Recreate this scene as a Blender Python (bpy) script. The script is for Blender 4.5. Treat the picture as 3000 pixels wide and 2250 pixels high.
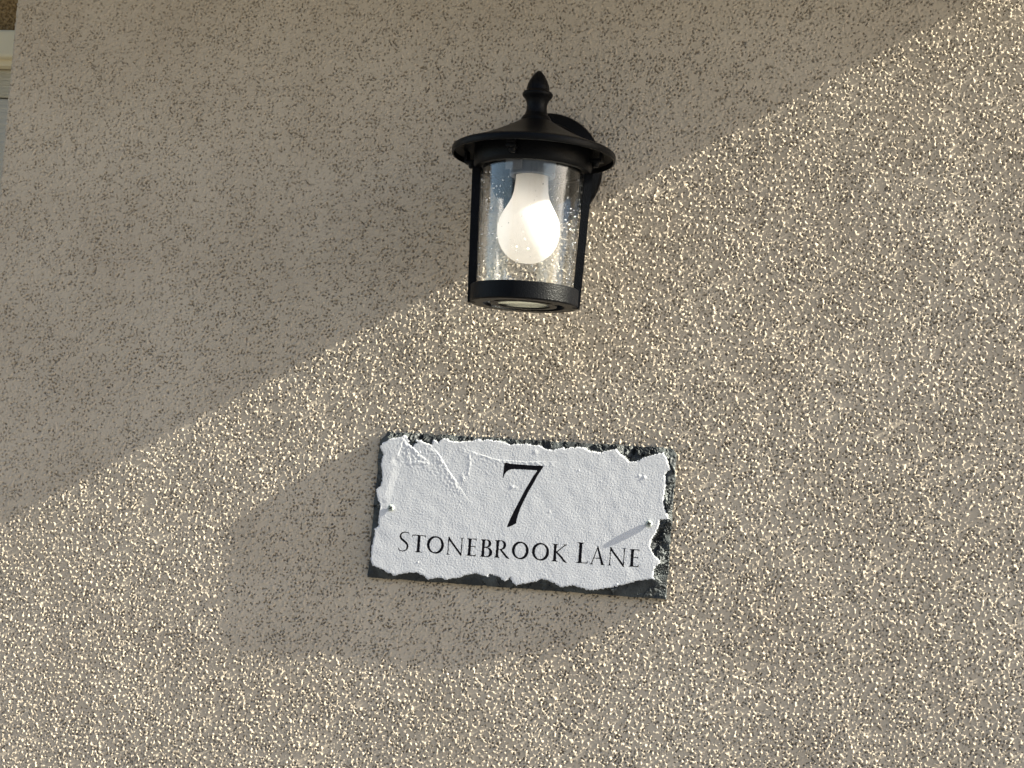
import bpy, bmesh, math
import numpy as np

SC = bpy.context.scene
COL = SC.collection
PI = math.pi
R = math.radians
for o in list(bpy.data.objects):
    bpy.data.objects.remove(o)

# ------------------------------------------------------------------ camera
Z0 = 1.58                      # height of the plaque's centre above the drive
PSI, PHI, RHO = 0.1708, 0.073, 0.0672     # yaw left, pitch up, roll
f = np.array([-math.sin(PSI)*math.cos(PHI), math.cos(PSI)*math.cos(PHI), math.sin(PHI)])
r0 = np.array([math.cos(PSI), math.sin(PSI), 0.0])
u0 = np.cross(r0, f)
rr = math.cos(RHO)*r0 + math.sin(RHO)*u0
uu = -math.sin(RHO)*r0 + math.cos(RHO)*u0
cam_d = bpy.data.cameras.new('camera')
cam = bpy.data.objects.new('camera', cam_d)
COL.objects.link(cam)
cam_d.sensor_width = 36.0
cam_d.lens = 36.0*4300.0/3000.0
cam_d.clip_start = 0.02
cam_d.clip_end = 500
from mathutils import Matrix, Vector
cam.matrix_world = Matrix(((rr[0], uu[0], -f[0], 0.2321), (rr[1], uu[1], -f[1], -1.4484),
                           (rr[2], uu[2], -f[2], 0.0214+Z0), (0, 0, 0, 1)))
SC.camera = cam

# ------------------------------------------------------------------ light
GRAZE, SLOPE = R(2.95), R(30.7)            # sun almost in the plane of the wall
S = Vector((math.cos(GRAZE)*math.cos(SLOPE), -math.sin(GRAZE), math.cos(GRAZE)*math.sin(SLOPE)))
SUN_EL = math.asin(S.z)
SUN_AZ = math.atan2(S.x, S.y)
world = bpy.data.worlds.new("World")
SC.world = world
world.use_nodes = True
wn = world.node_tree
sky = wn.nodes.new('ShaderNodeTexSky')
sky.sky_type = 'NISHITA'
sky.sun_disc = False
sky.sun_elevation = SUN_EL
sky.sun_rotation = SUN_AZ
sky.air_density = 1.0
sky.dust_density = 1.9
wn.links.new(sky.outputs[0], wn.nodes['Background'].inputs[0])
wn.nodes['Background'].inputs[1].default_value = 0.052
sd = bpy.data.lights.new('sun', 'SUN')
sd.energy = 5.0
sd.angle = R(0.3)
sd.color = (1.0, 0.965, 0.80)
sun = bpy.data.objects.new('sun', sd)
COL.objects.link(sun)
sun.rotation_euler = S.to_track_quat('Z', 'Y').to_euler()
sun.location = (3, -2, 5)
SC.view_settings.view_transform = 'Standard'
SC.view_settings.look = 'None'
SC.view_settings.gamma = 1.0
SC.view_settings.exposure = 2.5
SC.render.engine = 'CYCLES'
SC.cycles.max_bounces = 10
SC.cycles.transparent_max_bounces = 16

# ------------------------------------------------------------------ helpers
rng = np.random.default_rng(7)


def mesh_np(name, verts, faces, mats=(), smooth=True, parent=None, midx=None):
    """verts (n,3), faces (m,4) or (m,3) or list of such arrays"""
    if not isinstance(faces, list):
        faces = [faces]
    faces = [np.asarray(q, dtype=np.int32) for q in faces if len(q)]
    me = bpy.data.meshes.new(name)
    nl = sum(q.size for q in faces)
    npoly = sum(len(q) for q in faces)
    me.vertices.add(len(verts))
    me.vertices.foreach_set('co', np.asarray(verts, dtype=np.float32).ravel())
    me.loops.add(nl)
    me.loops.foreach_set('vertex_index', np.concatenate([q.ravel() for q in faces]))
    me.polygons.add(npoly)
    tot = np.concatenate([np.full(len(q), q.shape[1], dtype=np.int32) for q in faces])
    st = np.concatenate([[0], np.cumsum(tot)[:-1]]).astype(np.int32)
    me.polygons.foreach_set('loop_start', st)
    me.polygons.foreach_set('use_smooth', np.full(npoly, smooth))
    for m in mats:
        me.materials.append(m)
    if midx is not None:
        me.polygons.foreach_set('material_index', np.asarray(midx, dtype=np.int32))
    me.update(calc_edges=True)
    me.validate()
    ob = bpy.data.objects.new(name, me)
    COL.objects.link(ob)
    if parent is not None:
        ob.parent = parent
    return ob


def obj(name, bm, mat, parent=None, smooth=True, loc=None, auto=35):
    me = bpy.data.meshes.new(name)
    bmesh.ops.recalc_face_normals(bm, faces=bm.faces)
    for fc in bm.faces:
        fc.smooth = smooth
    if smooth:
        lim = R(auto)
        for e in bm.edges:
            if len(e.link_faces) == 2 and e.calc_face_angle(0) > lim:
                e.smooth = False
    bm.to_mesh(me)
    bm.free()
    me.materials.append(mat)
    ob = bpy.data.objects.new(name, me)
    COL.objects.link(ob)
    if parent is not None:
        ob.parent = parent
    if loc:
        ob.location = loc
    return ob


def thing(name, label, cat, loc=(0, 0, 0), kind=None):
    o = bpy.data.objects.new(name, None)
    o.empty_display_size = 0.05
    COL.objects.link(o)
    o.location = loc
    o['label'] = label
    o['category'] = cat
    return o


def lathe(bm, prof, n=96, cx=0, cy=0, closed=False):
    """prof: list of (r, z); revolves about z"""
    rings = []
    for r, z in prof:
        if r < 1e-6:
            rings.append([bm.verts.new((cx, cy, z))])
        else:
            rings.append([bm.verts.new((cx+r*math.cos(2*PI*i/n), cy+r*math.sin(2*PI*i/n), z)) for i in range(n)])
    seq = list(range(len(rings)-1))
    pairs = [(k, k+1) for k in seq]
    if closed:
        pairs.append((len(rings)-1, 0))
    for a, b in pairs:
        A, B = rings[a], rings[b]
        for i in range(n):
            j = (i+1) % n
            if len(A) == 1 and len(B) == 1:
                continue
            if len(A) == 1:
                bm.faces.new((A[0], B[j], B[i]))
            elif len(B) == 1:
                bm.faces.new((A[i], A[j], B[0]))
            else:
                bm.faces.new((A[i], A[j], B[j], B[i]))
    return rings


def box(bm, x0, x1, y0, y1, z0, z1, bev=0.0, M=None):
    pre = set(bm.verts)
    vs = [bm.verts.new((x, y, z)) for x in (x0, x1) for y in (y0, y1) for z in (z0, z1)]
    F = [(0, 1, 3, 2), (4, 6, 7, 5), (0, 4, 5, 1), (2, 3, 7, 6), (0, 2, 6, 4), (1, 5, 7, 3)]
    fs = [bm.faces.new([vs[i] for i in q]) for q in F]
    if bev:
        es = list({e for fc in fs for e in fc.edges})
        bmesh.ops.bevel(bm, geom=es, offset=bev, segments=2, affect='EDGES', profile=0.5)
        vs = [v for v in bm.verts if v not in pre]
    if M is not None:
        bmesh.ops.transform(bm, matrix=M, verts=[v for v in vs if v.is_valid])
    return vs


def field(nx, nz, dx, lam, seed, band=0.35, aniso=1.0, ang=0.0):
    """unit-variance gaussian random field, wavelength lam (same unit as dx)"""
    g = np.random.default_rng(seed).standard_normal((nx, nz))
    kx = np.fft.fftfreq(nx, dx)[:, None]
    kz = np.fft.rfftfreq(nz, dx)[None, :]
    c, s = math.cos(ang), math.sin(ang)
    a = kx*c + kz*s
    b = (-kx*s + kz*c)*aniso
    k = np.sqrt(a*a+b*b)
    k0 = 1.0/lam
    H = np.exp(-((k-k0)/(band*k0))**2)
    F = np.fft.irfft2(np.fft.rfft2(g)*H, s=(nx, nz))
    return F/F.std()


def lowpass(nx, nz, dx, lam, seed):
    g = np.random.default_rng(seed).standard_normal((nx, nz))
    kx = np.fft.fftfreq(nx, dx)[:, None]
    kz = np.fft.rfftfreq(nz, dx)[None, :]
    H = np.exp(-(kx*kx+kz*kz)*lam*lam)
    F = np.fft.irfft2(np.fft.rfft2(g)*H, s=(nx, nz))
    return F/F.std()


def sst(x, a, b):
    t = np.clip((x-a)/(b-a), 0, 1)
    return t*t*(3-2*t)


# ------------------------------------------------------------------ materials
def principled(name, col, rough=0.8, metal=0.0, spec=0.5, coat=0.0):
    m = bpy.data.materials.new(name)
    m.use_nodes = True
    p = m.node_tree.nodes['Principled BSDF']
    p.inputs['Base Color'].default_value = (*col, 1)
    p.inputs['Roughness'].default_value = rough
    p.inputs['Metallic'].default_value = metal
    p.inputs['Specular IOR Level'].default_value = spec
    p.inputs['Coat Weight'].default_value = coat
    return m


def noise_col(m, c1, c2, scale, detail=4, lo=0.35, hi=0.65, vec=None):
    nt = m.node_tree
    p = nt.nodes['Principled BSDF']
    tc = nt.nodes.new('ShaderNodeTexCoord')
    n = nt.nodes.new('ShaderNodeTexNoise')
    n.inputs['Scale'].default_value = scale
    n.inputs['Detail'].default_value = detail
    rp = nt.nodes.new('ShaderNodeValToRGB')
    rp.color_ramp.elements[0].position = lo
    rp.color_ramp.elements[1].position = hi
    rp.color_ramp.elements[0].color = (*c1, 1)
    rp.color_ramp.elements[1].color = (*c2, 1)
    if vec:
        mp = nt.nodes.new('ShaderNodeMapping')
        mp.inputs['Scale'].default_value = vec
        nt.links.new(tc.outputs['Object'], mp.inputs[0])
        nt.links.new(mp.outputs[0], n.inputs['Vector'])
    else:
        nt.links.new(tc.outputs['Object'], n.inputs['Vector'])
    nt.links.new(n.outputs['Fac'], rp.inputs[0])
    nt.links.new(rp.outputs[0], p.inputs['Base Color'])
    return n


def add_bump(m, scale, strength, dist, detail=3, vec=None, tex='ShaderNodeTexNoise'):
    nt = m.node_tree
    p = nt.nodes['Principled BSDF']
    tc = nt.nodes.new('ShaderNodeTexCoord')
    n = nt.nodes.new(tex)
    n.inputs['Scale'].default_value = scale
    if 'Detail' in n.inputs:
        n.inputs['Detail'].default_value = detail
    b = nt.nodes.new('ShaderNodeBump')
    b.inputs['Strength'].default_value = strength
    b.inputs['Distance'].default_value = dist
    if vec:
        mp = nt.nodes.new('ShaderNodeMapping')
        mp.inputs['Scale'].default_value = vec
        nt.links.new(tc.outputs['Object'], mp.inputs[0])
        nt.links.new(mp.outputs[0], n.inputs['Vector'])
    else:
        nt.links.new(tc.outputs['Object'], n.inputs['Vector'])
    nt.links.new(n.outputs[0], b.inputs['Height'])
    nt.links.new(b.outputs[0], p.inputs['Normal'])


M_stucco = principled('stucco', (0.40, 0.34, 0.26), 0.95, spec=0.2)
noise_col(M_stucco, (0.396, 0.334, 0.264), (0.436, 0.372, 0.298), 9, 5)
M_stucco_far = principled('stucco_plain', (0.40, 0.34, 0.26), 0.95, spec=0.2)
noise_col(M_stucco_far, (0.396, 0.334, 0.264), (0.436, 0.372, 0.298), 9, 5)
add_bump(M_stucco_far, 330, 0.9, 0.002, 2)
M_brown = principled('brown_stucco', (0.21, 0.145, 0.075), 0.95, spec=0.2)
noise_col(M_brown, (0.15, 0.09, 0.035), (0.38, 0.25, 0.11), 260, 3)
add_bump(M_brown, 260, 1.0, 0.004, 2)
M_cream = principled('cream_paint', (0.72, 0.63, 0.44), 0.6)
M_door = principled('door_paint', (0.50, 0.46, 0.38), 0.55)
add_bump(M_door, 30, 0.8, 0.003, 4, vec=(0.5, 1, 9))
M_grain = principled('cream_wood_grain', (0.52, 0.47, 0.36), 0.6)
add_bump(M_grain, 60, 1.0, 0.004, 4, vec=(0.3, 1, 6))
M_drive = principled('concrete', (0.42, 0.39, 0.35), 0.9)
noise_col(M_drive, (0.085, 0.082, 0.078), (0.13, 0.125, 0.115), 3, 8)
M_soffit = principled('soffit_paint', (0.55, 0.50, 0.42), 0.7)
M_shingle = principled('shingle', (0.09, 0.08, 0.075), 0.95)
M_white = principled('white_print', (0.485, 0.488, 0.515), 0.6, spec=0.35)
M_ink = principled('black_print', (0.004, 0.004, 0.006), 0.8, spec=0.06)
M_slate = principled('slate', (0.02, 0.022, 0.024), 0.5, spec=0.25)
noise_col(M_slate, (0.016, 0.018, 0.020), (0.060, 0.067, 0.069), 60, 8, 0.42, 0.74)
M_metal = principled('black_powder_coat', (0.002, 0.0022, 0.003), 0.36, spec=0.10)
add_bump(M_metal, 800, 0.5, 0.0008, 2)
M_dust = M_metal
M_steel = principled('screw_steel', (0.30, 0.33, 0.31), 0.45, metal=0.0)
M_recess_shade = principled('recess_shade', (0.02, 0.02, 0.02), 0.6)
M_porc = principled('socket_plastic', (0.12, 0.14, 0.18), 0.4)
M_label = principled('paper_label', (0.16, 0.17, 0.2), 0.6)

# bulb: opal glass shell, lets light through
M_bulb = bpy.data.materials.new('opal_glass')
M_bulb.use_nodes = True
nt = M_bulb.node_tree
p = nt.nodes['Principled BSDF']
p.inputs['Base Color'].default_value = (0.80, 0.77, 0.75, 1)
p.inputs['Roughness'].default_value = 0.25
tr = nt.nodes.new('ShaderNodeBsdfTranslucent')
tr.inputs['Color'].default_value = (0.97, 0.93, 0.91, 1)
mx = nt.nodes.new('ShaderNodeMixShader')
mx.inputs[0].default_value = 0.65
nt.links.new(p.outputs[0], mx.inputs[1])
nt.links.new(tr.outputs[0], mx.inputs[2])
nt.links.new(mx.outputs[0], nt.nodes['Material Output'].inputs[0])

# seeded glass shade: thin clear wall = transparent + fresnel reflection
M_glass = bpy.data.materials.new('seeded_glass')
M_glass.use_nodes = True
nt = M_glass.node_tree
nt.nodes.remove(nt.nodes['Principled BSDF'])
tp = nt.nodes.new('ShaderNodeBsdfTransparent')
tp.inputs[0].default_value = (0.985, 0.99, 0.99, 1)
gl = nt.nodes.new('ShaderNodeBsdfGlossy')
gl.inputs['Roughness'].default_value = 0.04
gl.inputs['Color'].default_value = (1, 1, 1, 1)
fr = nt.nodes.new('ShaderNodeFresnel')
gm = nt.nodes.new('ShaderNodeNewGeometry')
ma = nt.nodes.new('ShaderNodeMath')
ma.operation = 'MULTIPLY_ADD'
ma.inputs[1].default_value = -(1.5-1/1.5)
ma.inputs[2].default_value = 1.5
nt.links.new(gm.outputs['Backfacing'], ma.inputs[0])
nt.links.new(ma.outputs[0], fr.inputs[0])
mx = nt.nodes.new('ShaderNodeMixShader')
tc = nt.nodes.new('ShaderNodeTexCoord')
mp = nt.nodes.new('ShaderNodeMapping')
mp.inputs['Scale'].default_value = (1, 1, 0.35)
nz_ = nt.nodes.new('ShaderNodeTexNoise')
nz_.inputs['Scale'].default_value = 110
nz_.inputs['Detail'].default_value = 2
bu = nt.nodes.new('ShaderNodeBump')
bu.inputs['Strength'].default_value = 0.35
bu.inputs['Distance'].default_value = 0.0012
nt.links.new(tc.outputs['Object'], mp.inputs[0])
nt.links.new(mp.outputs[0], nz_.inputs['Vector'])
nt.links.new(nz_.outputs['Fac'], bu.inputs['Height'])
nt.links.new(bu.outputs[0], gl.inputs['Normal'])
nt.links.new(bu.outputs[0], fr.inputs['Normal'])
nt.links.new(fr.outputs[0], mx.inputs[0])
nt.links.new(tp.outputs[0], mx.inputs[1])
nt.links.new(gl.outputs[0], mx.inputs[2])
nt.links.new(mx.outputs[0], nt.nodes['Material Output'].inputs[0])
M_pane = bpy.data.materials.new('dusty_glass')
M_pane.use_nodes = True
nt = M_pane.node_tree
p = nt.nodes['Principled BSDF']
p.inputs['Base Color'].default_value = (0.30, 0.29, 0.25, 1)
p.inputs['Roughness'].default_value = 0.35
add_bump(M_pane, 260, 0.6, 0.001, 4)
tl = nt.nodes.new('ShaderNodeBsdfTranslucent')
tl.inputs['Color'].default_value = (0.30, 0.29, 0.24, 1)
tp = nt.nodes.new('ShaderNodeBsdfTransparent')
m1 = nt.nodes.new('ShaderNodeMixShader')
m2 = nt.nodes.new('ShaderNodeMixShader')
m1.inputs[0].default_value = 0.65
nn = nt.nodes.new('ShaderNodeTexNoise')
nn.inputs['Scale'].default_value = 220
nn.inputs['Detail'].default_value = 4
nt.links.new(nn.outputs['Fac'], m2.inputs[0])
nt.links.new(p.outputs[0], m1.inputs[1])
nt.links.new(tl.outputs[0], m1.inputs[2])
nt.links.new(m1.outputs[0], m2.inputs[1])
nt.links.new(tp.outputs[0], m2.inputs[2])
nt.links.new(m2.outputs[0], nt.nodes['Material Output'].inputs[0])
M_seed = bpy.data.materials.new('glass_seed')
M_seed.use_nodes = True
nt = M_seed.node_tree
nt.nodes.remove(nt.nodes['Principled BSDF'])
tp = nt.nodes.new('ShaderNodeBsdfTransparent')
gl = nt.nodes.new('ShaderNodeBsdfGlossy')
gl.inputs['Roughness'].default_value = 0.12
mx = nt.nodes.new('ShaderNodeMixShader')
mx.inputs[0].default_value = 0.5
nt.links.new(tp.outputs[0], mx.inputs[1])
nt.links.new(gl.outputs[0], mx.inputs[2])
nt.links.new(mx.outputs[0], nt.nodes['Material Output'].inputs[0])

# ------------------------------------------------------------------ ground
bm = bmesh.new()
vs = [bm.verts.new(v) for v in ((-60, -60, 0), (60, -60, 0), (60, 60, 0), (-60, 60, 0))]
bm.faces.new(vs)
g = obj('driveway', bm, M_drive, smooth=False)
g['kind'] = 'structure'

# ------------------------------------------------------------------ the house
house = thing('house', 'tan sand-textured stucco house corner carrying the black lantern and the slate plaque', 'house', (-0.593, 0, 0))
HX = 0.593


def hparent(o):
    o.parent = house
    o.matrix_parent_inverse = Matrix.Translation((HX, 0, 0))
    return o


XL = -0.593
DX = 0.00066
XR, ZB, ZT = 0.63, -0.43, 0.67
RC = 0.004
SIDE = 0.05
s_ax = np.arange(-SIDE, (XR-XL)+1e-9, DX)
z_ax = np.arange(ZB, ZT, DX)
nx, nz = len(s_ax), len(z_ax)
mmx = DX*1000


def wall_height(nx, nz, d):
    """relief of the sand-float finish in mm"""
    und = lowpass(nx, nz, d, 22, 11)*0.04 + lowpass(nx, nz, d, 60, 12)*0.10
    clus = lowpass(nx, nz, d, 9, 13)
    big = lowpass(nx, nz, d, 30, 19)
    # raised sand grains and short worm-like drags
    g1 = field(nx, nz, d, 6.3, 21, 0.7)
    l1 = field(nx, nz, d, 7.0, 22, 0.6)
    l2 = field(nx, nz, d, 5.5, 23, 0.6)
    grains = np.clip(g1 + 0.28*clus + 0.1*big - 0.6, 0, 0.75)
    worms = np.clip(1-(l1/0.75)**2, 0, 1)*np.clip(l2 + 0.2*clus + 0.1*big - 0.2, 0, 0.65)
    up = np.maximum(grains, worms)
    # pits
    g3 = field(nx, nz, d, 4.0, 31, 0.6)
    l3 = field(nx, nz, d, 6.0, 32, 0.6)
    l4 = field(nx, nz, d, 5.0, 33, 0.6)
    pits = sst(g3 + 0.35*clus, 1.45, 1.8)
    grv = sst(-np.abs(l3), -0.30, -0.10)*sst(l4 + 0.4*clus, 1.05, 1.35)
    dn = np.maximum(pits, grv)
    fine = field(nx, nz, d, 2.4, 41, 0.6)*0.012
    amp = 1.0 + 0.25*lowpass(nx, nz, d, 2.0, 43)
    return und + fine + up*GR_UP*np.clip(amp, .4, 1.8)*(1-dn) - dn*GR_DN*np.clip(amp, .5, 1.6)


GR_UP, GR_DN = 0.95, 2.4
hgt = wall_height(nx, nz, mmx)/1000.0
# fade to the plain surface at the borders of the finely modelled area
ex = sst(s_ax, -SIDE, -SIDE+0.01)*(1-sst(s_ax, XR-XL-0.02, XR-XL))
ez = sst(z_ax, ZB, ZB+0.02)*(1-sst(z_ax, ZT-0.02, ZT))
hgt *= ex[:, None]*ez[None, :]
# base path: side face -> small round corner -> front face
q = s_ax.copy()
arc = RC*PI/2
px = np.where(q > arc/2, XL + RC + (q-arc/2), XL)
py = np.where(q < -arc/2, RC + (-arc/2-q), 0.0)
nxn = np.zeros_like(q)
nyn = np.where(q > 0, -1.0, 0.0)
nxn = np.where(q > 0, 0.0, -1.0)
inarc = np.abs(q) <= arc/2
th = (q+arc/2)/RC          # 0 at side .. pi/2 at front
px = np.where(inarc, XL+RC-RC*np.cos(th), px)
py = np.where(inarc, RC-RC*np.sin(th), py)
nxn = np.where(inarc, -np.cos(th), nxn)
nyn = np.where(inarc, -np.sin(th), nyn)
V = np.empty((nx, nz, 3), np.float32)
V[..., 0] = px[:, None] + nxn[:, None]*hgt
V[..., 1] = py[:, None] + nyn[:, None]*hgt
V[..., 2] = (z_ax+Z0)[None, :]
idx = np.arange(nx*nz).reshape(nx, nz)
Fq = np.stack([idx[:-1, :-1], idx[1:, :-1], idx[1:, 1:], idx[:-1, 1:]], -1).reshape(-1, 4)
verts = [V.reshape(-1, 3)]
base = nx*nz
ex_f = []


def quad(a, b, c, d_):
    global base
    verts.append(np.array([a, b, c, d_], np.float32))
    ex_f.append([base, base+1, base+2, base+3])
    base += 4


WR, WT = 5.0, 1.25
yb = float(py[0])
zt_, zb_ = float(z_ax[-1])+Z0, float(z_ax[0])+Z0
xr_ = float(px[-1])
xl_ = XL+RC
quad((xr_, 0, 0), (WR, 0, 0), (WR, 0, Z0+WT), (xr_, 0, Z0+WT))
quad((xl_, 0, 0), (xr_, 0, 0), (xr_, 0, zb_), (xl_, 0, zb_))
quad((xl_, 0, zt_), (xr_, 0, zt_), (xr_, 0, Z0+WT), (xl_, 0, Z0+WT))
quad((XL, RC, 0), (xl_, 0, 0), (xl_, 0, zb_), (XL, RC, zb_))
quad((XL, RC, zt_), (xl_, 0, zt_), (xl_, 0, Z0+WT), (XL, RC, Z0+WT))
quad((XL, yb, 0), (XL, RC, 0), (XL, RC, zb_), (XL, yb, zb_))
quad((XL, yb, zt_), (XL, RC, zt_), (XL, RC, Z0+WT), (XL, yb, Z0+WT))
quad((XL, 3.0, 0), (XL, yb, 0), (XL, yb, Z0+WT), (XL, 3.0, Z0+WT))
quad((WR, 0, 0), (WR, 3.0, 0), (WR, 3.0, Z0+WT), (WR, 0, Z0+WT))
quad((XL, 3.0, Z0+WT), (XL, 0, Z0+WT), (WR, 0, Z0+WT), (WR, 3.0, Z0+WT))
Fall = np.concatenate([Fq, np.array(ex_f)])
mid = np.concatenate([np.zeros(len(Fq), int), np.ones(len(ex_f), int)])
wall = mesh_np('wall', np.concatenate(verts), Fall, (M_stucco, M_stucco_far), True, None, mid)
hparent(wall)

# roof overhang whose right end throws the slanting edge of shade
XE = 0.74
ZE = 0.2854 + 0.5848*XE
bm = bmesh.new()
box(bm, XL-0.5, XE, -0.45, 0.0, Z0+ZE, Z0+ZE+0.16, 0.003)
ev = hparent(obj('eave', bm, M_soffit, smooth=False))
bm = bmesh.new()
v = [(XL-0.55, -0.5, Z0+ZE+0.163), (XE, -0.5, Z0+ZE+0.163), (XE, 3.3, Z0+ZE+1.6), (XL-0.55, 3.3, Z0+ZE+1.6),
     (XL-0.55, -0.5, Z0+ZE+0.19), (XE, -0.5, Z0+ZE+0.19), (XE, 3.3, Z0+ZE+1.63), (XL-0.55, 3.3, Z0+ZE+1.63)]
bv = [bm.verts.new(x) for x in v]
for q4 in ((0, 1, 2, 3), (4, 5, 6, 7), (0, 1, 5, 4), (1, 2, 6, 5), (2, 3, 7, 6), (3, 0, 4, 7)):
    bm.faces.new([bv[i] for i in q4])
hparent(obj('roof', bm, M_shingle, smooth=False))

# recessed garage front seen as a sliver past the corner
YG = 0.60
bm = bmesh.new()
box(bm, -4.2, XL-0.001, YG-0.02, YG+0.2, Z0+0.664, Z0+1.6)
hparent(obj('garage_wall', bm, M_brown, smooth=False))
bm = bmesh.new()
box(bm, -4.0, XL-0.002, YG-0.045, YG+0.1, Z0+0.621, Z0+0.6635, 0.004)
box(bm, -4.0, XL-0.002, YG-0.03, YG+0.1, Z0+0.612, Z0+0.622, 0.002)
hparent(obj('door_trim', bm, M_cream, smooth=False))
gd = []
door = None
zz = Z0+0.611
k = 0
while zz > 0.02:
    h_ = 0.044 if k == 0 else 0.50
    z1_ = max(zz-h_, 0.01)
    bm = bmesh.new()
    box(bm, -3.9, XL-0.003, YG-0.012, YG+0.04, z1_+0.001, zz-(0.001 if k else -0.0005), 0.003)
    o = obj('door_panel', bm, M_door if k else M_grain, smooth=False)
    if door is None:
        bm2 = bmesh.new()
        box(bm2, -3.9, XL-0.0035, YG+0.0405, YG+0.06, 0.01, Z0+0.611)
        door = hparent(obj('garage_door', bm2, M_door, smooth=False))
    o.parent = door
    zz = z1_
    k += 1

# house added behind the camera, unseen, for glass reflections and to block some sky
nb = thing('added_house', 'two storey house added across the street, unseen, for the lantern glass to mirror', 'house', (0, -15, 0))
M_nwall = principled('siding', (0.22, 0.24, 0.27), 0.8)
M_nwin = principled('window_glass', (0.03, 0.04, 0.05), 0.08)
bm = bmesh.new()
box(bm, -11, 11, -7, 0, 0, 5.6)
obj('wall', bm, M_nwall, nb, smooth=False)
bm = bmesh.new()
vv_ = [bm.verts.new(q_) for q_ in ((-11.4, .4, 5.6), (11.4, .4, 5.6), (11.4, -7.4, 5.6), (-11.4, -7.4, 5.6), (-10, -3.5, 8.2), (10, -3.5, 8.2))]
for q_ in ((0, 1, 5, 4), (2, 3, 4, 5), (1, 2, 5), (3, 0, 4), (0, 3, 2, 1)):
    bm.faces.new([vv_[i] for i in q_])
obj('roof', bm, M_shingle, nb, smooth=False)
for zc_ in (1.6, 4.2):
    for xc_ in (-8, -4.6, 1.2, 4.6, 8):
        bm = bmesh.new()
        box(bm, xc_-.75, xc_+.75, 0.001, .05, zc_-.75, zc_+.75)
        w_o = obj('window_frame', bm, M_soffit, nb, smooth=False)
        bm = bmesh.new()
        box(bm, xc_-.66, xc_+.66, 0.051, .055, zc_-.66, zc_+.66)
        obj('window_pane', bm, M_nwin, w_o, smooth=False)
bm = bmesh.new()
box(bm, -2.2, -1.2, 0.001, .05, 0, 2.1)
obj('door', bm, M_brown, nb, smooth=False)

# ------------------------------------------------------------------ slate plaque
WHITE = [[-146.8, 58.8], [-142.2, 62.2], [-137.2, 66.1], [-129.3, 67.6], [-122.1, 70.9], [-118.8, 68.8], [-116.1, 64.3], [-117.8, 62.6], [-112.8, 59.8], [-110.4, 63.1], [-108.8, 63.7], [-110.1, 66.7], [-104.3, 66.5], [-101.5, 64.6], [-93.4, 63.1], [-92.2, 67.3], [-90.1, 67.9], [-86.7, 65.5], [-85.8, 67.6], [-81.8, 70.0], [-77.6, 69.9], [-75.3, 67.8], [-67.9, 67.2], [-59.6, 68.2], [-51.3, 69.4], [-46.2, 71.6], [-41.9, 69.8], [-37.3, 71.6], [-29.5, 71.1], [-20.1, 70.1], [-13.6, 67.4], [-7.5, 68.8], [-1.3, 68.7], [2.0, 70.3], [7.4, 68.8], [15.8, 68.8], [21.3, 66.0], [28.7, 64.9], [34.8, 66.8], [40.0, 68.2], [41.1, 66.7], [47.3, 68.6], [53.5, 69.5], [59.7, 69.4], [66.2, 66.2], [77.6, 65.3], [82.7, 67.7], [91.8, 69.8], [96.2, 65.4], [101.6, 62.0], [104.9, 58.3], [113.1, 59.3], [120.0, 63.3], [128.1, 66.4], [137.6, 69.0], [141.4, 64.6], [143.9, 57.6], [146.7, 53.2], [142.8, 50.9], [140.9, 47.2], [142.5, 38.1], [141.5, 29.9], [140.9, 21.7], [142.9, 13.7], [148.0, 4.9], [138.9, 3.7], [137.8, -2.9], [135.2, -9.7], [131.0, -16.6], [130.8, -22.8], [134.9, -30.6], [141.3, -36.2], [140.5, -39.3], [136.6, -41.6], [135.1, -51.9], [137.8, -54.2], [134.2, -53.9], [121.2, -56.5], [106.1, -61.7], [96.1, -65.0], [86.0, -67.3], [77.9, -69.4], [70.6, -69.0], [64.3, -67.4], [57.0, -65.9], [45.8, -68.6], [39.3, -65.2], [32.9, -63.2], [26.1, -62.2], [21.5, -64.6], [15.4, -66.3], [3.0, -69.6], [1.9, -70.6], [-2.4, -67.9], [-4.7, -63.0], [-10.1, -67.5], [-15.0, -63.8], [-20.3, -62.2], [-25.5, -61.6], [-27.9, -64.3], [-39.0, -61.6], [-50.2, -63.9], [-55.2, -66.8], [-65.5, -69.1], [-68.5, -70.4], [-76.0, -68.4], [-87.3, -71.3], [-92.8, -67.7], [-98.3, -65.5], [-110.8, -66.5], [-122.2, -69.9], [-129.8, -67.4], [-137.5, -63.9], [-145.1, -61.9], [-147.6, -56.4], [-147.6, -43.1], [-145.7, -32.6], [-145.7, -25.4], [-142.3, -22.1], [-142.5, -11.8], [-141.7, -1.4], [-145.5, 6.6], [-147.5, 14.7], [-143.2, 18.1], [-142.0, 23.3], [-141.9, 29.5], [-144.3, 39.7], [-143.2, 47.1], [-142.4, 50.2], [-146.1, 56.2]]
SEVEN = [[-19.18, 34.27], [-19.05, 37.33], [-18.58, 43.0], [-18.28, 49.12], [-17.13, 49.66], [-11.83, 48.92], [-1.33, 48.69], [9.6, 48.63], [20.72, 48.87], [21.03, 47.86], [19.33, 44.94], [15.52, 38.15], [12.21, 30.92], [8.02, 22.7], [4.72, 15.24], [1.46, 7.32], [-0.87, -0.31], [-2.18, -5.53], [-2.25, -9.36], [-5.79, -11.85], [-10.4, -13.94], [-11.46, -13.64], [-10.82, -11.27], [-8.22, -4.08], [-4.94, 3.61], [-0.39, 13.73], [4.15, 23.85], [7.93, 31.11], [11.71, 38.37], [14.72, 43.01], [14.66, 43.94], [7.55, 43.86], [-1.95, 43.82], [-8.14, 43.8], [-12.37, 42.92], [-15.11, 41.1], [-17.07, 38.4], [-18.08, 35.75], [-18.46, 34.32]]
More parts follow.
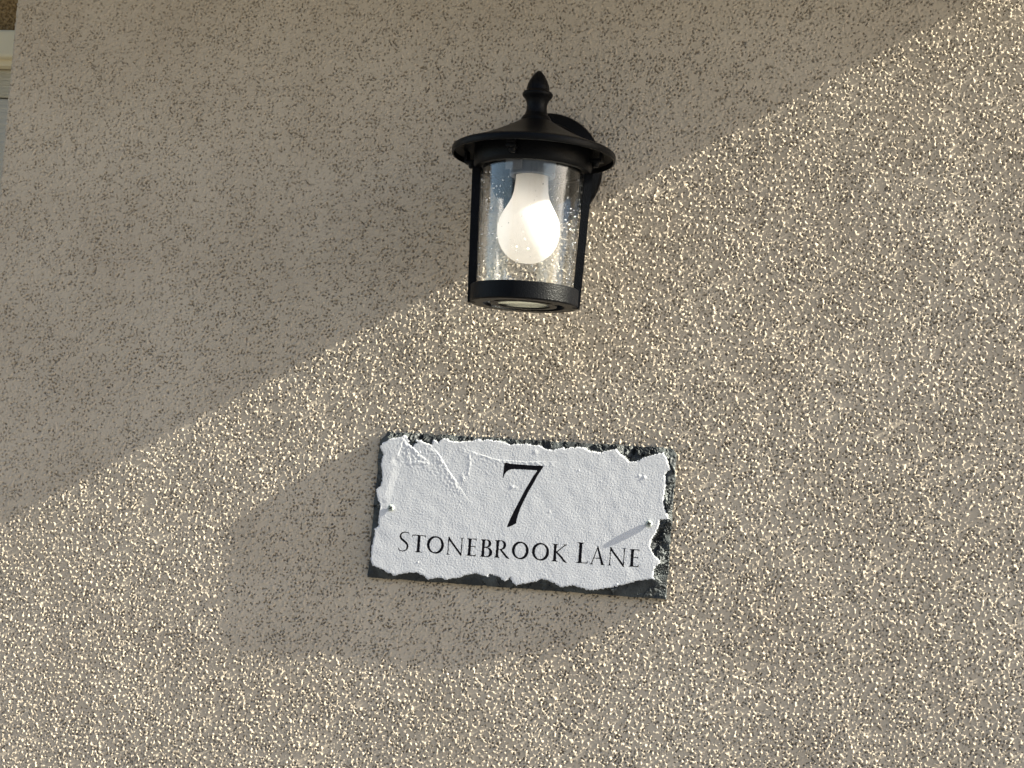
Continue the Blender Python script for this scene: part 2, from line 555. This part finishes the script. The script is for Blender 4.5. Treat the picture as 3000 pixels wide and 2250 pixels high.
LET = [('S', -120.3, -109.4, -45.7, -25.6), ('T', -106.9, -92.7, -45.2, -27.9), ('O', -91.1, -73.6, -45.2, -27.9),
       ('N', -71.5, -53.3, -45.2, -27.6), ('E', -49.9, -40.6, -44.9, -27.6), ('B', -36.0, -25.0, -44.9, -27.5),
       ('R', -21.8, -6.6, -44.7, -27.3), ('O', -5.0, 12.0, -44.5, -27.2), ('O', 15.1, 32.3, -44.3, -27.0),
       ('K', 35.6, 50.3, -44.2, -26.8), ('L', 60.6, 70.9, -43.9, -23.6), ('A', 72.5, 87.8, -44.2, -26.6),
       ('N', 90.2, 108.4, -44.0, -26.1), ('E', 111.7, 120.9, -43.7, -26.5)]
PW, PH, PD = 151.0, 74.5, 0.3
u_ax = np.arange(-PW, PW+.01, PD)
v_ax = np.arange(-PH, PH+.01, PD)
pnx, pnz = len(u_ax), len(v_ax)
U, Vv = np.meshgrid(u_ax, v_ax, indexing='ij')
U = U.astype(np.float32)
Vv = Vv.astype(np.float32)
# warp the rectangle to the slab's real outline (clipped and rounded corners, wavering edges)
wob = np.random.default_rng(5)


def wave(t, seed, amp=0.5):
    r_ = np.random.default_rng(seed)
    y = 0
    for w_ in (21., 11., 5.5, 3.1):
        y = y + np.sin(t/w_*2*PI/2+r_.uniform(0, 6.28))*amp*(w_/21.)**0.5*0.5
    return y


vn = Vv/PH
left = -150.6 + 2.6*(vn+1)/2*0.9 + wave(Vv, 1, .35) + 7.5*sst(Vv, 62, 74.5)
right = 149.0 + 2.2*(vn+1)/2 + wave(Vv, 2, .6) - 4.0*sst(Vv, 66, 74.5)**2
t_ = (U+PW)/(2*PW)
PX = left + (right-left)*t_
top = 73.6 + 0.8*t_ + wave(U, 3, .7)
bot = -74.0 + 1.2*t_ + wave(U, 4, .4)
s_ = (Vv+PH)/(2*PH)
PZ = bot + (top-bot)*s_


def inside_poly(X, Y, poly):
    P = np.asarray(poly, float)
    ins = np.zeros(X.shape, bool)
    n = len(P)
    j = n-1
    for i in range(n):
        xi, yi = P[i]
        xj, yj = P[j]
        if yi != yj:
            c = ((yi > Y) != (yj > Y)) & (X < (xj-xi)*(Y-yi)/(yj-yi)+xi)
            ins ^= c
        j = i
    return ins


def dist_path(X, Y, pts, closed=False, cap=None):
    P = np.asarray(pts, float)
    D = np.full(X.shape, 1e9, np.float32)
    n = len(P)
    for i in range(n if closed else n-1):
        a = P[i]
        b = P[(i+1) % n]
        d_ = b-a
        L2 = max(d_ @ d_, 1e-9)
        tt = np.clip(((X-a[0])*d_[0]+(Y-a[1])*d_[1])/L2, 0, 1)
        D = np.minimum(D, np.hypot(X-a[0]-tt*d_[0], Y-a[1]-tt*d_[1]))
    return D


nzA = field(pnx, pnz, PD, 5.0, 51, 0.7)
nzB = field(pnx, pnz, PD, 1.8, 52, 0.7)
dw = dist_path(PX, PZ, WHITE, True)
ins = inside_poly(PX, PZ, WHITE)
sdist = np.where(ins, dw, -dw) + 0.28*nzA + 0.18*nzB     # >0 inside the print

# face relief (mm above the wall)
tex = field(pnx, pnz, PD, 2.6, 61, 0.9, 1.5, R(-55))*0.032 + field(pnx, pnz, PD, 1.5, 62, 0.8)*0.022 \
    + lowpass(pnx, pnz, PD, 14, 63)*0.05
H = np.full(PX.shape, 10.0, np.float32) + tex*0.52
flat = np.zeros_like(H)


def ridge(path, h, side, dec, w=0.9, fade=6.0):
    """cleavage step: lit scarp along the path, surface decays away on the far side"""
    global H
    P = np.asarray(path, float)
    d_ = dist_path(PX, PZ, P)
    best = np.full(PX.shape, 1e9, np.float32)
    sg = np.zeros_like(best)
    for i in range(len(P)-1):
        a, b = P[i], P[i+1]
        e = b-a
        L = math.hypot(*e)
        tt = np.clip(((PX-a[0])*e[0]+(PZ-a[1])*e[1])/(L*L), 0, 1)
        dd = np.hypot(PX-a[0]-tt*e[0], PZ-a[1]-tt*e[1])
        n_ = ((PX-a[0])*e[1]-(PZ-a[1])*e[0])/L     # >0 right of the path
        m_ = dd < best
        best = np.where(m_, dd, best)
        sg = np.where(m_, n_*side, sg)
    e0 = np.hypot(PX-P[0][0], PZ-P[0][1])
    e1 = np.hypot(PX-P[-1][0], PZ-P[-1][1])
    endf = sst(e0, 0, fade)*sst(e1, 0, fade)
    prof = np.where(sg < 0, np.clip(1-best/w, 0, 1), np.exp(-best/dec))
    H = H + (0.6 if w < 3 else 0.45)*h*prof*endf*(1+(0.25*nzA if w < 3 else 0))


# side=+1: raised side lies to the right of the path direction
ridge([(-91.6, 59.6), (-83.6, 50.8), (-75.4, 39.0), (-63.3, 24.3)], 0.42, 1, 9.0, fade=4)
ridge([(-55.3, 59.2), (-45.1, 56.2), (-27.1, 51.7), (3.3, 51.1), (25.2, 53.3)], 0.26, 1, 6.0)
ridge([(-117.8, 62.6), (-111.5, 57.3), (-104.8, 52.5)], 0.5, 1, 7.0, fade=3)
ridge([(-116.0, 50.8), (-113.4, 43.4), (-104.0, 45.6), (-98.0, 44.6)], 0.25, 1, 4.0, fade=2)
ridge([(-128.5, 44.8), (-131.8, 33.3), (-136.0, 18.5), (-139.5, 1.3)], 0.65, 1, 30.0, w=7.0, fade=6)
ridge([(-54.5, 57.0), (-53.1, 44.0), (-54.5, 33.0)], 0.25, 1, 1.2, w=2.0, fade=3)
ridge([(-60.0, 34.0), (-58.1, 30.0)], 0.4, 1, 1.2, w=2.0, fade=1)
for bx_, bz_, bh, br in ((121.2, 43.9, .75, 1.4), (116.0, 45.0, .4, 1.0), (56.5, 46.4, .3, .9), (-8.7, 25.9, .45, 1.6),
                         (-5.0, 25.2, .25, 1.5), (-106.4, 45.2, .4, .9), (-105.0, 54.6, .5, 1.0), (79, 37, .25, .6), (-99.0, -55, .45, .8),
                         (100.8, -61.5, .5, .9), (30, 4, .3, 1.2), (-60, 8, .25, .7), (12, 62, .4, 2.5)):
    H = H + 0.6*bh*np.exp(-(((PX-bx_)**2+(PZ-bz_)**2)/br**2))
# rim of the print rolls off to the broken edge
roll = np.clip(1.35+0.5*nzA-sdist, 0, 4)
H = H - np.where(sdist > 0, 0.14*roll**1.7, 0)
# broken slate margin with conchoidal chips
rv = np.random.default_rng(9)
ncell = 430
per = rv.uniform(0, 1, (ncell, 2))
cx_ = rv.uniform(-PW, PW, ncell)
cz_ = rv.uniform(-PH, PH, ncell)
keep = (np.abs(cx_) > 122) | (np.abs(cz_) > 52)
cx_, cz_ = cx_[keep], cz_[keep]
ta = rv.normal(0, 0.36, (len(cx_), 2))
ho = rv.uniform(-1.1, 1.1, len(cx_))
cell = np.zeros(PX.shape, np.int32)
bd = np.full(PX.shape, 1e9, np.float32)
band = sdist < 3
bxp, bzp = PX[band]+0.9*nzA[band], PZ[band]+0.5*nzB[band]
b1 = np.full(bxp.shape, 1e9)
c1 = np.zeros(bxp.shape, int)
b2 = np.full(bxp.shape, 1e9)
for k in range(len(cx_)):
    d2 = ((bxp-cx_[k])*1.25)**2+((bzp-cz_[k])*0.85)**2
    m_ = d2 < b1
    b2 = np.where(m_, b1, np.minimum(b2, d2))
    c1 = np.where(m_, k, c1)
    b1 = np.where(m_, d2, b1)
facet = np.zeros(PX.shape, np.float32)
ff = ho[c1] + ta[c1, 0]*(bxp-cx_[c1]) + ta[c1, 1]*(bzp-cz_[c1])
dd_ = np.sqrt(b2)-np.sqrt(b1)
ff = ff*sst(dd_, 0, .8)*0.9 + 0.25*(1-sst(dd_, 0, 1.0))
facet[band] = ff
de = np.minimum(np.minimum(PX-left, right-PX), np.minimum(PZ-bot, top-PZ))
dout = np.clip(-sdist, 0, 30)
frac = dout/(dout+np.maximum(de, 0)+0.6)         # 0 at the print, 1 at the slab's edge
amp_f = sst(dout, 0.2, 2.5)
lowf = np.where((PX < -135) | (PZ < -50), 0.35, 1.0)
Hs = 9.5 - 4.6*frac**0.8 + facet*amp_f*lowf + 0.07*nzB*amp_f*lowf
H = np.where(sdist > 0, np.maximum(H, Hs-0.5), np.minimum(Hs, 10.1))
H = np.clip(H, 2.2, 11.5)

# lettering masks
cellx = 0.25*(PX[:-1, :-1]+PX[1:, :-1]+PX[1:, 1:]+PX[:-1, 1:])
cellz = 0.25*(PZ[:-1, :-1]+PZ[1:, :-1]+PZ[1:, 1:]+PZ[:-1, 1:])
m7 = inside_poly(cellx, cellz, SEVEN)
mt = np.zeros(m7.shape, bool)


def brush(mask, pts, wid):
    """brush stroke of varying width through pts; wid = widths (mm)"""
    P = np.asarray(pts, float)
    W_ = np.broadcast_to(np.asarray(wid, float), (len(P),)) if np.ndim(wid) else np.full(len(P), float(wid))
    mg = W_.max()
    i0 = int((P[:, 0].min()-mg+PW)/PD)-6
    i1 = int((P[:, 0].max()+mg+PW)/PD)+6
    j0 = max(int((P[:, 1].min()-mg+PH)/PD)-8, 0)
    j1 = int((P[:, 1].max()+mg+PH)/PD)+8
    X = cellx[i0:i1, j0:j1]
    Y = cellz[i0:i1, j0:j1]
    sub = mask[i0:i1, j0:j1]
    for i in range(len(P)-1):
        a, b = P[i], P[i+1]
        e = b-a
        L2 = max(e @ e, 1e-9)
        t = np.clip(((X-a[0])*e[0]+(Y-a[1])*e[1])/L2, 0, 1)
        w = (W_[i]+(W_[i+1]-W_[i])*t)*0.5
        sub |= np.hypot(X-a[0]-t*e[0], Y-a[1]-t*e[1]) < w


def fillp(mask, poly):
    mask |= inside_poly(cellx, cellz, poly)


def stem(mask, xc, zb, zt, w, sb=True, st=True, sw=1.35):
    """vertical stem with small bracketed serifs"""
    fillp(mask, [(xc-w*.5, zb), (xc+w*.5, zb), (xc+w*.46, (zb+zt)/2), (xc+w*.5, zt), (xc-w*.5, zt), (xc-w*.46, (zb+zt)/2)])
    for on, z, s in ((sb, zb, 1), (st, zt, -1)):
        if on:
            fillp(mask, [(xc-w*sw, z), (xc+w*sw, z), (xc+w*sw, z+s*.35), (xc+w*.7, z+s*.75), (xc+w*.45, z+s*2.0),
                         (xc-w*.45, z+s*2.0), (xc-w*.7, z+s*.75), (xc-w*sw, z+s*.35)])


def arcp(cx, cz, rx, rz, a0, a1, n=28, tilt=0):
    t = np.linspace(R(a0), R(a1), n)
    return np.stack([cx+rx*np.cos(t), cz+rz*np.sin(t)], -1), t


TK, TN = 3.0, 1.4
for ch, x0, x1, zb, zt in LET:
    w = x1-x0
    h = zt-zb
    k = h/17.4
    T_, N_ = TK*k**.5, TN
    if ch == 'O':
        P_, t = arcp((x0+x1)/2, (zb+zt)/2, w/2-T_*.5, h/2-N_*.5, 0, 360, 60)
        brush(mt, P_, N_+(T_*1.0-N_)*np.abs(np.cos(t+R(12)))**1.4)
    elif ch == 'T':
        xc = (x0+x1)/2+.3
        stem(mt, xc, zb, zt-.3, T_, True, False)
        fillp(mt, [(x0+.6, zt), (x1, zt-.1), (x1-.3, zt-.95), (x0+.8, zt-.95)])
        fillp(mt, [(x0+.7, zt+.3), (x0+1.6, zt-.5), (x0+.3, zt-2.6), (x0-.1, zt-2.6)])
        fillp(mt, [(x1, zt), (x1-1.3, zt-.5), (x1-.5, zt-2.6), (x1-.1, zt-2.6)])
    elif ch == 'N':
        xa, xb = x0+2.3, x1-2.4
        stem(mt, xa, zb, zt-.4, 1.0, True, False, 2.0)
        stem(mt, xb, zb+.6, zt, 1.0, False, True, 2.0)
        fillp(mt, [(xa-.5, zt+.3), (xa+.5, zt+.2), (xb+.5, zb-.6), (xb-.3, zb-.6), (xa-.5, zt-2.4)])
        fillp(mt, [(xa-.6, zt+.5), (xa+.9, zt-.9), (xb+.5, zb+1.5), (xb+.5, zb-.7), (xb-.2, zb-.2), (xa-.4, zt-2.0)])
    elif ch in 'EL':
        xs = x0+1.9*k**.5+.4
        stem(mt, xs, zb, zt, T_, True, True, 1.0 if ch == 'E' else 1.25)
        fillp(mt, [(xs, zb), (x1-.4, zb), (x1, zb+2.6), (x1-.35, zb+2.6), (x1-1.4, zb+.95), (xs, zb+.8)])
        if ch == 'E':
            fillp(mt, [(xs, zt), (x1-.3, zt), (x1-.35, zt-2.2), (x1-.7, zt-2.2), (x1-1.2, zt-.8), (xs, zt-.8)])
            zm = zb+h*.54
            fillp(mt, [(xs, zm+.4), (x1-1.9, zm+.4), (x1-1.4, zm+1.2), (x1-1.1, zm+1.2), (x1-1.1, zm-1.3), (x1-1.4, zm-1.3),
                       (x1-1.9, zm-.4), (xs, zm-.4)])
    elif ch in 'BR':
        xs = x0+2.2
        stem(mt, xs, zb, zt-.1, T_, True, True, 1.0)
        zm = zb+h*(.55 if ch == 'B' else .46)
        xr = x1-1.7 if ch == 'B' else x0+w*.66
        zc = (zt+zm)/2
        P_, t = arcp(xs+(xr-xs)*.38, zc, (xr-xs)*.62-.6, (zt-zm)/2-.35, 90, -90)
        P_ = np.concatenate([[(xs, zt-.4)], P_, [(xs, zm+.1)]])
        ww = np.concatenate([[.8], .8+(T_*.95-.8)*np.abs(np.cos(t))**1.5, [.8]])
        brush(mt, P_, ww)
        if ch == 'B':
            P_, t = arcp(xs+(x1-xs)*.38, (zb+zm)/2, (x1-xs)*.62-.9, (zm-zb)/2-.35, 90, -90)
            P_ = np.concatenate([[(xs, zm)], P_, [(xs, zb+.4)]])
            ww = np.concatenate([[.8], .8+(T_*1.05-.8)*np.abs(np.cos(t))**1.5, [.8]])
            brush(mt, P_, ww)
        else:
            brush(mt, [(xs+(xr-xs)*.42, zm+.2), (x0+w*.62, zb+h*.24), (x0+w*.82, zb+.9), (x1-.2, zb-.35)], [1.7, 2.2, 1.9, .6])
    elif ch == 'K':
        xs = x0+2.4
        stem(mt, xs, zb, zt, T_, True, True, 1.05)
        brush(mt, [(x1-2.6, zt-.7), (xs+.9, zb+h*.5)], [1.0, 1.1])
        fillp(mt, [(x1-5.0, zt), (x1-.6, zt), (x1-.6, zt-.4), (x1-2.4, zt-1.2), (x1-4.0, zt-1.0), (x1-3.4, zt-.4)])
        brush(mt, [(xs+1.4, zb+h*.55), (x0+w*.62, zb+h*.26), (x0+w*.83, zb+.9), (x1-.1, zb-.3)], [1.6, 2.2, 2.0, .6])
    elif ch == 'A':
        xa = (x0+x1)/2-.1
        brush(mt, [(xa, zt), (x0+2.0, zb+.3)], [.9, 1.0])
        fillp(mt, [(xa-.5, zt+.6), (xa+.3, zt+.6), (x1-1.0, zb), (x1-3.6, zb), (xa-.7, zt-1.8)])
        brush(mt, [(x0+3.6, zb+h*.36), (x1-3.8, zb+h*.36)], .85)
        fillp(mt, [(x0, zb), (x0+4.1, zb), (x0+4.1, zb+.35), (x0+2.6, zb+1.0), (x0+1.7, zb+1.0), (x0, zb+.35)])
        fillp(mt, [(x1-4.4, zb), (x1, zb), (x1, zb+.35), (x1-1.2, zb+.9), (x1-3.0, zb+.9), (x1-4.4, zb+.35)])
    elif ch == 'S':
        xm = (x0+x1)/2
        P_ = [(x1-.5, zt-2.6), (x1-1.3, zt-1.0), (xm+.9, zt-.45), (xm-1.6, zt-1.0), (x0+1.9, zt-3.0), (x0+1.7, zt-5.2), (x0+2.6, zt-7.2),
              (xm+.2, zt-9.3), (x1-2.6, zt-11.4), (x1-1.3, zt-13.6), (x1-1.4, zt-16.2), (x1-2.9, zt-18.4), (xm-.6, zt-19.6),
              (x0+1.9, zt-19.0), (x0+.7, zt-17.8), (x0+.3, zt-16.4)]
        W_ = [.5, .8, .9, 1.2, 1.7, 2.0, 2.2, 2.3, 2.3, 2.0, 1.7, 1.2, 1.0, .9, .9, .5]
        brush(mt, P_, W_)

plaque = thing('house_number_plaque', 'slate plaque with ragged white face reading 7 STONEBROOK LANE, screwed below the lantern', 'sign', (0, 0, Z0))
VP = np.stack([PX/1000., -H/1000., PZ/1000.], -1).reshape(-1, 3)
pid = np.arange(pnx*pnz).reshape(pnx, pnz)
FP = np.stack([pid[:-1, :-1], pid[1:, :-1], pid[1:, 1:], pid[:-1, 1:]], -1)
sc_ = 0.25*(sdist[:-1, :-1]+sdist[1:, :-1]+sdist[1:, 1:]+sdist[:-1, 1:])
m_print = sc_ > 0
m_num = m7 & m_print
m_let = mt & m_print & ~m7


def submesh(name, mask, mat, extra_v=None, extra_f=None):
    fs = FP[mask]
    used = np.unique(fs)
    remap = np.full(len(VP), -1, np.int64)
    remap[used] = np.arange(len(used))
    fv = remap[fs]
    vv = VP[used]
    if extra_v is not None:
        fe = [tuple(remap[i] if i >= 0 else len(vv)+(-i-1) for i in q_) for q_ in extra_f]
        vv = np.concatenate([vv, extra_v])
        fv = np.concatenate([fv, np.array(fe)])
    return mesh_np(name, vv, fv, (mat,), True, plaque)


# slate body: margin + sides + back
loop = list(pid[:, 0]) + list(pid[-1, 1:]) + list(pid[::-1, -1][1:]) + list(pid[0, ::-1][1:-1])
lv = VP[np.array(loop)].copy()
lv[:, 1] = 0.0005
n_l = len(loop)
exf = []
for i in range(n_l):
    j = (i+1) % n_l
    exf.append((int(loop[i]), -(i+1), -(j+1), int(loop[j])))
slab = submesh('slate_slab', ~m_print, M_slate, lv, exf)
face = submesh('painted_face', m_print & ~m_num & ~m_let, M_white)
num = submesh('house_number', m_num, M_ink)
let = submesh('street_name', m_let, M_ink)

# the two screws
for sx, sz, seed in ((-0.1303, -0.0030, 0.6), (0.1285, -0.0008, 0.25)):
    bm = bmesh.new()
    y0 = 0.0091
    prof = [(0.0016, -0.004), (0.0016, 0.0012), (0.0031, 0.0014), (0.00335, 0.0022), (0.0031, 0.0028), (0.0022, 0.0032), (0.0013, 0.0033), (0.0, 0.0033)]
    lathe(bm, prof, 40)
    sc_o = obj('screw', bm, M_steel, plaque, auto=50)
    sc_o.location = (sx, -y0, sz)
    sc_o.rotation_euler = (PI/2, 0, 0)
    bm = bmesh.new()
    for a in (seed, seed+PI/2):
        box(bm, -0.0021, 0.0021, -0.0006, 0.0006, 0.0028, 0.00345, 0, Matrix.Rotation(a, 4, 'Z'))
    box(bm, -0.0011, 0.0011, -0.0011, 0.0011, 0.0028, 0.00347, 0, Matrix.Rotation(seed+PI/4, 4, 'Z'))
    obj('shade_cross', bm, M_recess_shade, sc_o, smooth=False)  # raised dark cross, its colour stands in for the shade inside the recess

# ------------------------------------------------------------------ wall lantern
LX, LY = 0.0055, -0.100
lamp = thing('wall_lantern', 'black metal wall lantern with seeded glass shade and white bulb above the plaque', 'wall lamp', (LX, LY, Z0))
mm = 0.001


def pr(L):
    return [(a*mm, b*mm) for a, b in L]


# backplate (flat disc, axis along y), at the wall
bm = bmesh.new()
lathe(bm, pr([(0, 20), (30, 20), (42, 19), (44, 17.5), (46, 13), (53, 10.5), (56.3, 9.0), (57.4, 7), (57.4, 0), (0, 0)]), 128)
bp = obj('backplate', bm, M_metal, lamp, auto=30)
bp.rotation_euler = (PI/2, 0, 0)
bp.location = (-0.003, -LY, 0.3472)
# arm from backplate to the lantern body
bm = bmesh.new()
box(bm, -0.011, 0.011, 0.045, 0.084, 0.338, 0.356, 0.003)
obj('arm', bm, M_metal, lamp)
# roof of the lantern: concave cone with a rolled lip
bm = bmesh.new()
prof = [(13.5, 372), (16.0, 370.8), (22, 367.2), (32, 361.6), (44, 355.6), (56, 350.2), (66, 346.4), (73, 343.9), (75.8, 342.8), (77.2, 341.6), (77.6, 340.0),
        (77.6, 336.8), (77.0, 335.6), (75.6, 335.4), (75.0, 336.6), (74.6, 339.6), (66, 342.8), (56, 346.4), (20, 362), (13.5, 366)]
lathe(bm, pr(prof), 160, closed=True)
hat = obj('canopy', bm, M_metal, lamp, auto=32)
bm = bmesh.new()
prof = [(0, 420.4), (1.2, 420.2), (2.4, 419.3), (4.6, 416.9), (6.8, 413.7), (8.8, 410), (10.2, 406.3), (10.9, 403), (11.0, 401.2), (11.3, 400.4), (13.4, 399.2), (14.5, 397.8),
        (14.5, 396.2), (13.4, 394.6), (11.6, 392.6), (10.2, 389.6), (9.6, 386.4), (9.7, 383), (10.3, 379.6), (11.2, 377.2), (12.6, 376.0), (13.6, 374.6), (14.8, 372.2), (15.2, 370.4), (15.2, 368.5), (0, 368.5)]
lathe(bm, pr(prof), 96)
obj('finial', bm, M_metal, lamp, auto=55)
# collar under the roof
bm = bmesh.new()
prof = [(56.2, 347), (56.2, 327.5), (55.6, 324.2), (54.6, 323.0), (50.0, 323.0), (49.6, 324.0), (49.6, 347)]
lathe(bm, pr(prof), 128, closed=True)
obj('collar', bm, M_metal, lamp, auto=32)
for a in (-9, 171, 81, 261):
    bm = bmesh.new()
    box(bm, 0.0562, 0.068, -0.0045, 0.0045, 0.331, 0.3345, 0.0006)
    box(bm, 0.0655, 0.068, -0.0045, 0.0045, 0.3345, 0.343, 0.0006)
    pre_ = set(bm.verts)
    lathe(bm, pr([(0, 326.5), (2.6, 327), (3.4, 328.5), (3.4, 331), (0, 331)]), 16)
    bmesh.ops.translate(bm, vec=(0.0615, 0, 0), verts=[v for v in bm.verts if v not in pre_])
    bk = obj('canopy_bracket', bm, M_metal, lamp)
    bk.rotation_euler = (0, 0, R(a))
# top plate that carries the socket
bm = bmesh.new()
lathe(bm, pr([(0, 341), (49.4, 341), (49.4, 339), (0, 339)]), 64)
obj('top_plate', bm, M_metal, lamp)


# straps at both sides
def strap(sgn):
    bm = bmesh.new()
    w = 0.0052
    pts = [(56.4, 330), (55.4, 300), (53.8, 250), (52.3, 205), (51.9, 195.2)]
    rows = []
    for r_, z in pts:
        rows.append([bm.verts.new((sgn*(r_+d0)*mm, yy, z*mm)) for d0, yy in ((-7.2, -w), (0.7, -w), (0.7, w), (-7.2, w))])
    for a, b in zip(rows, rows[1:]):
        for i in range(4):
            j = (i+1) % 4
            bm.faces.new((a[i], a[j], b[j], b[i]))
    bm.faces.new(rows[0])
    bm.faces.new(rows[-1])
    bmesh.ops.recalc_face_normals(bm, faces=bm.faces)
    es = [e for e in bm.edges if e.calc_face_angle(0) > 1.0]
    bmesh.ops.bevel(bm, geom=es, offset=0.0005, segments=2, affect='EDGES')
    o = obj('strap', bm, M_metal, lamp)
    return o


for sg_ in (-1, 1):
    o = strap(sg_)
    o.rotation_euler = (0, 0, R(8))
# glass shade
bm = bmesh.new()
prof = [(48.6, 325), (48.2, 312), (46.2, 250), (45.2, 212), (45.0, 208)]
prof_in = [(r_-1.6, z) for r_, z in prof[::-1]]
lathe(bm, pr(prof+prof_in), 128, closed=True)
rs = np.random.default_rng(3)
nsol = len(bm.faces)
for k in range(300):
    z = rs.uniform(212, 318)
    rad = np.interp(z, [208, 325], [45.4, 49.0])-0.8
    a = rs.uniform(0, 2*PI)
    sz_ = rs.uniform(0.2, 0.6)
    Mx = Matrix.Translation((rad*math.cos(a)*mm, rad*math.sin(a)*mm, z*mm)) @ Matrix.Rotation(a, 4, 'Z') @ \
        Matrix.Diagonal((min(sz_*1.3, .95)*mm*1.0, sz_*mm, sz_*rs.uniform(1.2, 2.6)*mm, 1))
    bmesh.ops.create_icosphere(bm, subdivisions=2, radius=1.0, matrix=Mx)
gl_o = obj('glass_shade', bm, M_glass, lamp, auto=60)
gl_o.data.materials.append(M_seed)
mi = np.zeros(len(gl_o.data.polygons), np.int32)
mi[nsol:] = 1
gl_o.data.polygons.foreach_set('material_index', mi)
# bottom ring: wall, floor with three spokes and a middle hole
bm = bmesh.new()
prof = [(50.6, 212.2), (51.2, 211.6), (51.2, 197.0), (50.2, 195.6), (38.5, 195.6), (38.5, 198.6), (47.6, 198.6), (47.6, 212.2)]
lathe(bm, pr(prof), 144, closed=True)
ring = obj('bottom_ring', bm, M_metal, lamp, auto=32)
bm = bmesh.new()
lathe(bm, pr([(25.2, 195.9), (25.2, 198.9), (31.5, 198.9), (31.5, 195.9)]), 96, closed=True)
obj('inner_ring', bm, M_metal, ring, auto=32)
bm = bmesh.new()
lathe(bm, pr([(0, 197.2), (25.1, 197.2), (25.1, 198.4), (0, 198.4)]), 64)
obj('bottom_pane', bm, M_pane, ring)
for a in (95, 218, 335):
    bm = bmesh.new()
    box(bm, 0.0312, 0.0388, -0.0045, 0.0045, 0.1961, 0.1985, 0, Matrix.Rotation(R(a), 4, 'Z'))
    obj('spoke', bm, M_metal, ring)
# bulb
bm = bmesh.new()
prof = [(15.2, 323.5), (15.3, 318), (15.6, 311), (16.4, 303), (18.2, 296.5), (21.2, 290.5), (25, 284), (28, 277.5), (29.4, 271), (29.6, 265.5), (28.9, 259.5), (27.2, 253.6),
        (24.4, 248.2), (20.4, 243.3), (15.4, 239.4), (9.6, 236.9), (4.5, 236.0), (0, 235.8)]
bmz = np.array(prof)
lathe(bm, pr(prof), 96)
bulb = obj('light_bulb', bm, M_bulb, lamp, auto=80)
bm = bmesh.new()
lathe(bm, pr([(14.6, 323), (14.6, 331), (12, 334), (0, 334)]), 48)
obj('bulb_base', bm, M_steel, bulb)
bm = bmesh.new()
lathe(bm, pr([(16.5, 339), (22.0, 339), (21.5, 319.0), (20.6, 318.0), (17.2, 318.0), (16.5, 319)]), 64, closed=True)
sk = obj('socket', bm, M_porc, lamp)
bm = bmesh.new()
box(bm, -0.018, -0.001, -0.0228, -0.0223, 0.321, 0.331, 0)
bmesh.ops.rotate(bm, verts=bm.verts, cent=(0, 0, 0), matrix=Matrix.Rotation(R(-14), 3, 'Z'))
obj('sticker', bm, M_label, sk, smooth=False)
